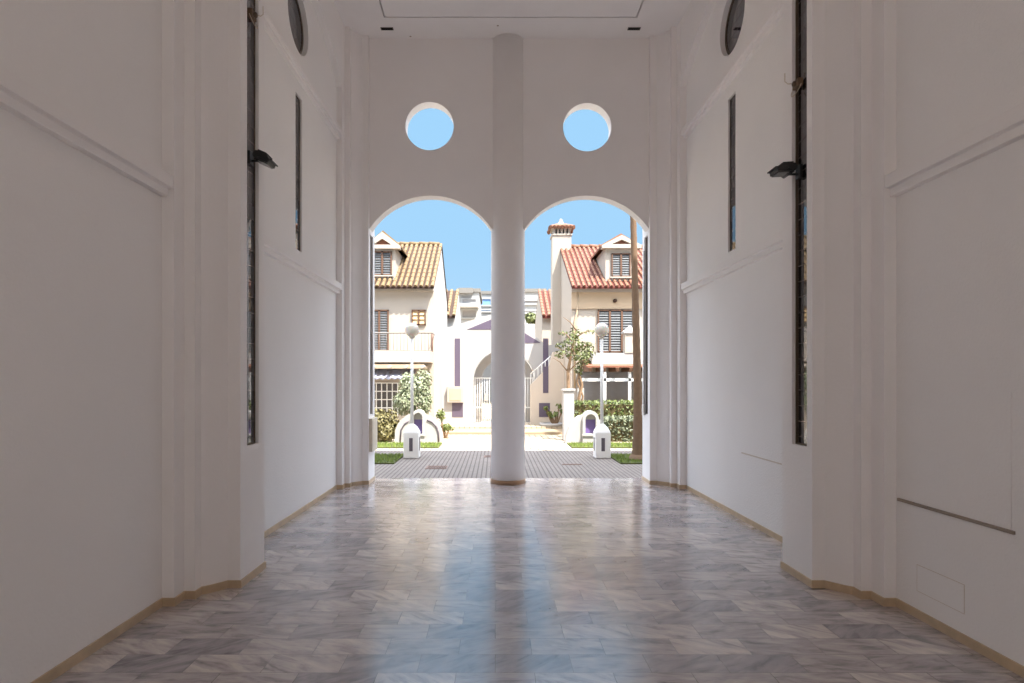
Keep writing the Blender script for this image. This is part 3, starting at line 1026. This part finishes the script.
def dormer(house, uc, hw_u, ov_u, yd, vb, vw0, vw1, vbase, vapex, shade_side, roof_at, tilem, covm, win_u):
    """front gable dormer standing on the slope"""
    cx = px(uc, yd); hw = hw_u * yd / F; ov = ov_u * yd / F
    zb, zt, za = pz(vb, yd), pz(vbase, yd), pz(vapex, yd)
    d = MB()
    yback = yd + 2.2
    d.plate([(cx - hw, zb - .3), (cx + hw, zb - .3), (cx + hw, zt), (cx, zt + (za - zt) * hw / ov), (cx - hw, zt)], [], 'y', yd, yback)
    o = d.build('dormer', M['house_cream'], house)
    # moulded pediment
    p = MB()
    tri = [(cx - ov, zt - .06), (cx + ov, zt - .06), (cx + ov, zt + .03), (cx, za), (cx - ov, zt + .03)]
    k = .52
    hole = [(cx - ov * k, zt + .055), (cx + ov * k, zt + .055), (cx, zt + .055 + (za - zt) * .42)]
    p.plate(tri, [hole], 'y', yd - .14, yd + .12)
    p.build('pediment', M['house_cream'], o)
    MB().plate([(a + (b - a) * 0, c) for a, b, c in [(h[0], 0, h[1]) for h in hole]], [], 'y', yd - .03, yd + .02).build('tympanum', M['terracotta'], o)
    # roof of the dormer, two slopes running back
    r = MB()
    for sg in (-1, 1):
        e0, e1 = (cx + sg * (ov + .02), zt + .0), (cx, za + .02)
        pl = [e0, e1, (e1[0], e1[1] + .06), (e0[0], e0[1] + .06)]
        r.plate(pl, [], 'y', yd + .0, yback)
    r.build('dormer_roof', M[covm], o)
    x0, x1 = px(win_u[0], yd), px(win_u[1], yd)
    shutter(o, x0, x1, pz(vw1, yd), pz(vw0, yd), yd - .01, 2)
    MB().box(x0 - .05, x1 + .05, yd - .08, yd, pz(vw1, yd) - .04, pz(vw1, yd)).build('sill', M['house_cream'], o)


FY = 17.5          # house fronts
OVH = .32          # eaves overhang
EY = FY - OVH


def house(label, side):
    left = side == 'left'
    corner = px(434, FY) if left else px(571.4, FY)
    xa, xb = (-8.0, corner) if left else (corner, 9.0)
    ry, rz = (19.9, 6.15) if left else (20.5, 6.20)
    ez_e = pz(287, EY)
    sl = (rz - ez_e) / (ry - EY)
    ez = ez_e + sl * OVH
    by = ry + (ry - FY)
    t = thing('house', label, 'house', ((xa + xb) / 2, FY, 0))
    wallmat = M['house_cream']
    MB().plate([(FY, -.05), (by, -.05), (by, ez - .06), (ry, rz - .08), (FY, ez - .06)], [], 'x', xa, xb).build('wall', M['house_white'] if left else wallmat, t)
    # roof deck and covers
    tm, cm = ('tile_brown', 'tile_cream') if left else ('tile_red', 'tile_pale')
    ro = MB()
    for (ya, za, yb2, zb) in ((EY, ez_e, ry, rz), (by + OVH, ez_e, ry, rz)):
        ro.plate([(ya, za), (yb2, zb), (yb2, zb - .05), (ya, za - .05)], [], 'x', xa - .03, xb + .03)
    roof = ro.build('roof', M[tm], t)
    tl = MB()
    x0t, x1t = (-6.2, xb - .02) if left else (xa + .02, 7.2)
    barrel_tiles(tl, x0t, x1t, EY - .03, ez_e + .0, ry, rz, .158, .054 if left else .046)
    tl.build('roof_tiles', M[cm], roof)
    rd = MB()
    for i in range(int((x1t - x0t) / .33)):
        xx = x0t + .33 * i
        rd.tube([(xx, ry, rz + .03), (xx + .36, ry, rz + .02)], [.085, .07], 10)
    rd.build('ridge_tiles', M[cm], roof)
    # soffit moulding under the eaves
    MB().box(xa, xb, FY - .12, FY, ez - .30, ez - .16).build('cornice', M['house_cream'], t)
    return t, corner, ez, ry, rz, by


hl, xcL, ezL, ryL, rzL, byL = house('cream house with pale yellow roof tiles through the left arch', 'left')
fx = lambda u: px(u, FY)
fz = lambda v: pz(v, FY)
dormer(hl, 383, 12.5, 17.5, 17.6, 279, 251.5, 275.5, 247.5, 233, 1, None, 'tile_brown', 'tile_cream', (373, 392))
# front facing of the left house is cream, slightly proud of its white gable
MB().box(-7.9, xcL - .002, FY - .03, FY + .001, 0, ezL - .16).build('facade', M['house_cream'], hl)
shutter(hl, fx(361), fx(389), fz(351), fz(310), FY - .04, 3, 'balcony_door')
w = shutter(hl, fx(412), fx(426), fz(325.5), fz(310), FY - .04, 2, 'window', 'wood', 'tan_pane', 3)
# balcony
b = MB().box(-7, fx(433), FY - .75, FY, fz(363), fz(352)).build('balcony_slab', M['house_cream'], hl)
yb_ = FY - .70
rl = MB()
rl.tube([(-7, yb_, pz(333, yb_)), (px(432, yb_), yb_, pz(333, yb_))], .018, 8)
rl.tube([(-7, yb_, pz(350.5, yb_)), (px(432, yb_), yb_, pz(350.5, yb_))], .012, 8)
rl.tube([(px(432, yb_), yb_, pz(333, yb_)), (px(432, yb_), FY, pz(333, yb_))], .016, 8)
rl.build('handrail', M['rail_grey'], hl)
bb = MB()
for i in range(90):
    x = px(432, yb_) - i * .1
    if x < -7: break
    bb.tube([(x, yb_, pz(351.5, yb_)), (x, yb_, pz(333, yb_))], .007, 6)
bb.build('balusters', M['rail_grey'], hl)
# pergola beams below the balcony and awning
bm_ = MB()
bm_.box(-7, px(424, FY - .9), FY - .98, FY - .88, pz(368.5, FY - .9), pz(364.5, FY - .9))
bm_.build('pergola_beam', M['house_tan'], hl)
for i in range(12):
    x = px(423, FY - .9) - i * .46
    MB().tube([(x, FY, pz(366.6, FY - 1)), (x, FY - 1.12, pz(366.6, FY - 1))], .055, 8).build('rafter', M['house_cream'], hl)
aw = MB()
for i in range(26):
    x = px(413, FY - .7) - i * .17
    aw.add([(x - .17, FY - .02, pz(370.5, FY)), (x - .085, FY - .02, pz(369.5, FY)), (x, FY - .02, pz(370.5, FY)),
            (x - .17, FY - .8, pz(380, FY - .8)), (x - .085, FY - .8, pz(378.5, FY - .8)), (x, FY - .8, pz(380, FY - .8))], [(0, 1, 4, 3), (1, 2, 5, 4)])
awo = aw.build('awning', M['awning'], hl)
so = awo.modifiers.new('thick', 'SOLIDIFY'); so.thickness = .015
# gridded ground-floor window
wx0, wx1, wz0, wz1 = fx(366), fx(398), fz(416), fz(383)
fr = MB()
for i in range(7):
    x = wx0 + (wx1 - wx0) * i / 6
    fr.box(x - .014, x + .014, FY - .07, FY - .02, wz0, wz1)
for i in range(5):
    z = wz0 + (wz1 - wz0) * i / 4
    fr.box(wx0, wx1, FY - .068, FY - .022, z - .014, z + .014)
f = fr.build('window', M['white_metal'], hl)
MB().box(wx0, wx1, FY - .045, FY - .025, wz0, wz1).build('panes', M['pane'], f)
# wall lantern bracket and down pipe
MB().tube([(fx(432.3), FY - .05, fz(352)), (fx(432.3), FY - .05, fz(333))], .022, 8).build('downpipe', M['terracotta'], hl)

hr, xcR, ezR, ryR, rzR, byR = house('cream house with red roof tiles and a chimney through the right arch', 'right')
dormer(hr, 621, 15.5, 19.5, 17.6, 279, 253.5, 277, 247, 236, -1, None, 'tile_red', 'tile_pale', (611.3, 630.3))
shutter(hr, fx(597.5), fx(633.5), fz(352.5), fz(310), FY - .02, 3)
MB().tube([(fx(577.5), FY - .04, fz(292)), (fx(577), FY - .04, fz(312)), (fx(574.5), FY - .04, fz(322)), (fx(574.5), FY - .04, fz(388))], .03, 8).build('downpipe', M['house_tan'], hr)
MB().box(fx(571.4), fx(645), FY - .05, FY, fz(309), fz(289.5)).build('eaves_band', M['house_tan'], hr)  # flat tan band below the right eaves
vt = MB().lathe([(.06, 0), (.06, .05), (.03, .06)], (0, 0, 0), 14, mtx=Matrix.Translation((fx(614.5), FY - .05, fz(301))) @ Matrix.Rotation(PI / 2, 4, 'X'))
vt.build('vent_cap', M['tile_brown'], hr)
# solid balcony with capped pillar
yb_ = FY - .6
MB().box(px(592, yb_), 9, yb_ - .06, FY, pz(366, yb_), pz(353, yb_)).build('balcony', M['house_white'], hr)
MB().box(px(624.5, yb_), px(636, yb_), yb_ - .08, yb_ + .22, pz(353, yb_), pz(333.5, yb_)).build('balcony_pillar', M['house_cream'], hr)
cx = px(630.2, yb_); z0 = pz(333.5, yb_)
MB().add([(cx - .2, yb_ - .12, z0), (cx + .2, yb_ - .12, z0), (cx + .2, yb_ + .28, z0), (cx - .2, yb_ + .28, z0), (cx - .2, yb_ - .12, z0 + .05), (cx + .2, yb_ - .12, z0 + .05), (cx + .2, yb_ + .28, z0 + .05), (cx - .2, yb_ + .28, z0 + .05), (cx, yb_ + .08, z0 + .24)],
         [(3, 2, 1, 0), (0, 1, 5, 4), (1, 2, 6, 5), (2, 3, 7, 6), (3, 0, 4, 7), (4, 5, 8), (5, 6, 8), (6, 7, 8), (7, 4, 8)]).build('pillar_cap', M['house_white'], hr)
# lean-to with terracotta rafters
MB().plate([(FY, pz(363.5, FY)), (FY - 1.0, pz(367.5, FY - 1.0)), (FY - 1.0, pz(366, FY - 1.0)), (FY, pz(361, FY))], [], 'x', px(587, FY - 1), 9).build('canopy', M['terracotta'], hr)
for i in range(14):
    x = px(590, FY - 1) + i * .38
    MB().plate([(FY, pz(372, FY)), (FY - 1.08, pz(371.5, FY - 1.08)), (FY - 1.1, pz(368, FY - 1.1)), (FY, pz(364, FY))], [], 'x', x - .045, x + .045).build('rafter', M['wood'], hr)
# glazed terrace
yg = FY - .9
te = MB()
te.box(px(582, yg), 8.5, yg - .04, yg + .04, pz(381.3, yg), pz(378.2, yg))
for u in (604.7, 629.5, 654, 680):
    te.box(px(u - 1.3, yg), px(u + 1.3, yg), yg - .04, yg + .04, pz(409, yg), pz(372, yg))
te.build('terrace_frame', M['white_metal'], hr)
MB().box(px(582, yg), 8.5, FY - .02, FY - .005, 0.2, fz(372)).build('terrace_glazing', M['pane_grey'], hr)
MB().box(px(577.5, yg), px(584, yg), yg - .03, yg + .03, 0.2, pz(388, yg)).build('terrace_pier', M['house_white'], hr)
# chimney on the ridge
yc_ = 20.25
cx0, cx1 = px(552.5, yc_), px(571.3, yc_)
ccx = (cx0 + cx1) / 2
hw = (cx1 - cx0) / 2
ch = MB().box(cx0, cx1, yc_, yc_ + .62, -.05, pz(234, yc_)).build('chimney', M['house_cream'], hr)
MB().box(cx0 - .03, cx1 + .03, yc_ - .03, yc_ + .65, pz(235.3, yc_), pz(233.6, yc_)).build('chimney_band', M['house_cream'], ch)
cp = MB()
for i in range(5):
    x = cx0 + .03 + i * (cx1 - cx0 - .14) / 4
    cp.box(x, x + .075, yc_ + .02, yc_ + .6, pz(233.6, yc_), pz(228.3, yc_))
cp.build('chimney_piers', M['house_cream'], ch)
MB().box(cx0 + .04, cx1 - .04, yc_ + .16, yc_ + .5, pz(233.6, yc_), pz(228.5, yc_)).build('flue', M['void'], ch)
MB().box(cx0 - .05, cx1 + .05, yc_ - .05, yc_ + .67, pz(228.4, yc_), pz(227, yc_)).build('chimney_top', M['house_cream'], ch)
ct = MB()
zc = pz(227.2, yc_)
n = 7
for i in range(n):
    x = cx0 - .08 + (cx1 - cx0 + .16) * i / (n - 1)
    xt = ccx + (x - ccx) * .3
    ct.tube([(x, yc_ - .12, zc - .02), (xt, yc_ + .25, zc + .15)], [.062, .05], 8)
    ct.tube([(x, yc_ + .74, zc - .02), (xt, yc_ + .37, zc + .15)], [.062, .05], 8)
for k in range(4):
    yy = yc_ + .0 + .62 * k / 3
    for sg in (-1, 1):
        ct.tube([(ccx + sg * (hw + .1), yy, zc - .02), (ccx + sg * .12, yc_ + .31, zc + .15)], [.062, .045], 8)
ct.build('chimney_tiles', M['tile_pale'], ch)
MB().lathe([(.16, 0), (.15, .08), (.09, .11), (.09, .16), (.05, .2), (.06, .24), (.02, .28)], (ccx, yc_ + .31, zc + .09), 14).build('finial', M['house_cream'], ch)

# ================================================================ gateway wall between the houses
GY = 20.0
gx = lambda u: px(u, GY)
gz = lambda v: pz(v, GY)
t = thing('gateway_wall', 'white gateway wall with violet tile slits between the two houses', 'wall', (gx(504), GY, .12))
gc, gw = gx(504), gx(504 + 31) - gx(504)
gzs = gz(381)
outl = [(xcL - .3, -.05), (gc - gw, -.05), (gc - gw, gzs)] + list(reversed(arc(gc, gzs, gw, 0, PI, 24)))[1:-1] + [(gc + gw, gzs), (gc + gw, -.05), (xcR + .3, -.05), (xcR + .3, gz(345)),
        (gx(546), gz(345)), (gx(503), gz(311)), (gx(449), gz(327)), (xcL - .3, gz(327))]
MB().plate(outl, [], 'y', GY, GY + .3).build('wall', M['house_white'], t)
MB().plate([(gx(467), gz(329.5)), (gx(503), gz(329.5)), (gx(503), gz(314.5))], [], 'y', GY - .012, GY + .002).build('tile_pediment', M['mauve'], t)
MB().plate([(gx(505), gz(343)), (gx(541), gz(343)), (gx(505), gz(321))], [], 'y', GY - .012, GY + .002).build('tile_pediment', M['mauve'], t)
for u0, u1, v0, v1 in ((454.8, 460.2, 338.5, 388), (543, 548.4, 338.5, 393)):
    MB().box(gx(u0), gx(u1), GY - .012, GY + .002, gz(v1), gz(v0)).build('tile_slit', M['mauve'], t)
for u0, u1, v0, v1 in ((452, 463, 402, 417), ):
    MB().box(gx(u0), gx(u1), GY - .012, GY + .002, gz(v1), gz(v0)).build('tile_panel', M['mauve'], t)
# inner banded ring of the arch
rg = MB()
ring_o = [(gc - gw, .1), (gc - gw, gzs)] + list(reversed(arc(gc, gzs, gw, 0, PI, 24)))[1:-1] + [(gc + gw, gzs), (gc + gw, .1)]
iw = gw * .74
ring_i = [(gc + iw, .1), (gc + iw, gzs)] + arc(gc, gzs, iw, 0, PI, 24)[1:-1] + [(gc - iw, gzs), (gc - iw, .1)]
rg.plate(ring_o + ring_i, [], 'y', GY + .6, GY + .9)
rg.build('inner_arch', M['house_white'], t)
# gate
t = thing('gate', 'white barred iron gate standing in the gateway arch', 'gate', (gc, GY + .45, .12))
gf = MB()
for u in (474.5, 503.5, 504.5, 533.5):
    gf.box(gx(u) - .022, gx(u) + .022, GY + .43, GY + .47, .14, gz(377))
for v in (378, 408, 424.5):
    gf.box(gx(474), gx(534), GY + .435, GY + .465, gz(v) - .018, gz(v) + .018)
gf.build('frame', M['white_metal'], t)
gb = MB()
for i in range(1, 24):
    u = 474.5 + i * 59 / 24
    gb.tube([(gx(u), GY + .45, .16), (gx(u), GY + .45, gz(378))], .011, 6)
gb.build('bars', M['white_metal'], t)
MB().box(gx(484), gx(488), GY + .42, GY + .48, gz(401), gz(394)).build('lock', M['pole_grey'], t)
# meter box
ym = GY - .1
t = thing('meter_box', 'pale beige meter box below the left violet slit of the gateway', 'box', (gx(455.5), GY, gz(402)))
MB().box(gx(447.5), gx(463.5), GY - .14, GY + .0, gz(402.5), gz(386.5)).build('casing', M['house_cream'], t, bevel=.01)
MB().box(gx(450), gx(461.5), GY - .155, GY - .135, gz(400.5), gz(388.5)).build('door', M['house_tan'], t, bevel=.006)
# stair flank with railing
YS = 19.35
t = thing('stair_wall', 'beige stair wall with a sloping handrail left of the garden pillar', 'stairs', (px(548, YS), YS, .1))
sx = lambda u: px(u, YS)
sz_ = lambda v: pz(v, YS)
MB().plate([(sx(530.5), 0.05), (xcR + .1, .05), (xcR + .1, sz_(352)), (sx(553), sz_(352)), (sx(549), sz_(366)), (sx(530.5), sz_(385))], [], 'y', YS, YS + .25).build('wall', M['stair'], t)
rl = MB().tube([(sx(530.5), YS + .1, sz_(374)), (sx(551), YS + .1, sz_(356))], .018, 8)
for i in range(6):
    u = 531 + i * 3.6
    rl.tube([(sx(u), YS + .1, sz_(384.5 - (u - 530.5) * 1.02)), (sx(u), YS + .1, sz_(374 - (u - 530.5) * .88))], .012, 6)
rl.build('handrail', M['white_metal'], t)
MB().box(sx(543), sx(548.4), YS - .012, YS + .002, sz_(393), sz_(366.5)).build('tile_slit', M['mauve'], t)
MB().box(sx(539), sx(550), YS - .012, YS + .002, sz_(417), sz_(403)).build('tile_panel', M['mauve'], t)

# ================================================================ buildings beyond the gateway
def far_house(label, y, u0, u1, v_e, u_r0, u_r1, v_r, covm, tm, wallm):
    """small tiled house: front eaves at v_e, ridge at v_r behind"""
    t = thing('house', label, 'house', (px((u0 + u1) / 2, y), y, 0))
    x0, x1 = px(u0, y), px(u1, y)
    yr = y + 2.4
    ez, rz = pz(v_e, y), pz(v_r, yr)
    MB().plate([(y + .2, -.1), (yr + 2.2, -.1), (yr + 2.2, ez), (yr, rz - .05), (y + .2, ez)], [], 'x', x0, x1).build('wall', M[wallm], t)
    ro = MB().plate([(y, ez), (yr, rz), (yr, rz - .1), (y, ez - .1)], [], 'x', x0, x1)
    ro.plate([(yr + 2.4, ez), (yr, rz), (yr, rz - .1), (yr + 2.4, ez - .1)], [], 'x', x0, x1)
    r = ro.build('roof', M[tm], t)
    b = MB(); barrel_tiles(b, x0 + .05, x1 - .05, y - .03, ez, yr, rz, .2, .075)
    b.build('roof_tiles', M[covm], r)
    return t


far_house('narrow tiled house just right of the left gable', 24.5, 440, 455, 316, 0, 0, 290.5, 'tile_cream', 'tile_brown', 'far_white')
tt = far_house('narrow pink tiled house just left of the chimney house', 24.5, 542.5, 556, 316, 0, 0, 290.5, 'tile_pale', 'tile_red', 'house_cream')


def block(label, y, u0, u1, v_top, floors, blue, parapet=None):
    """flat-roofed apartment block with recessed balconies"""
    x0, x1 = px(u0, y), px(u1, y)
    t = thing('apartment_block', label, 'building', ((x0 + x1) / 2, y, 0))
    MB().box(x0, x1, y, y + 6, -.1, pz(v_top, y)).build('wall', M['far_white'], t)
    MB().box(x0 - .1, x1 + .1, y - .1, y + 6.1, pz(v_top, y), pz(v_top, y) + .22).build('parapet', M['far_grey'], t)
    for (a, b, va, vb) in floors:
        xa, xb, z0, z1 = px(a, y), px(b, y), pz(vb, y), pz(va, y)
        f = MB().plate([(xa, z0), (xb, z0), (xb, z1), (xa, z1)], [[(xa + .1, z0 + .1), (xb - .1, z0 + .1), (xb - .1, z1 - .1), (xa + .1, z1 - .1)]], 'y', y - .12, y + .02).build('window', M['far_white'], t)
        MB().box(xa + .1, xb - .1, y - .05, y - .01, z0 + .1, z1 - .1).build('pane', M['pane_blue'] if blue else M['far_pane'], f)
    return t


b1 = block('distant white block with balconies right of the left gable', 38, 459, 479, 292, [(461, 477.5, 298, 304.5), (461, 477.5, 309, 319)], False)
y = 38
MB().box(px(460, y), px(478.5, y), y - 1.0, y, pz(308.5, y), pz(305.5, y)).build('balcony', M['far_white'], b1)
MB().box(px(459, y), px(473, y), y - .5, y + 2, pz(294, y), pz(289, y)).build('penthouse', M['far_grey'], b1)
b2 = block('distant white block with blue windows beside the column', 46, 478, 505, 294, [(480, 492, 298, 306.5), (480, 492, 309, 312.5)], True)
MB().box(px(483, 46), px(489, 46), 47, 49, pz(294, 46), pz(290.5, 46)).build('stair_head', M['far_white'], b2)
b3 = block('distant white block in the right arch beside the column', 40, 512, 545, 292, [(523, 539.5, 299.5, 305), (523, 539.5, 288.9, 289.2) if False else (523, 539.5, 310, 314)], False)
bush('shrub', 'distant olive bush before the white block in the right arch', 'shrub', [pb(531, 318, 36, 6, 5), pb(537, 320, 36, 4, 4)], 500, .14, M['leaf_tree'])
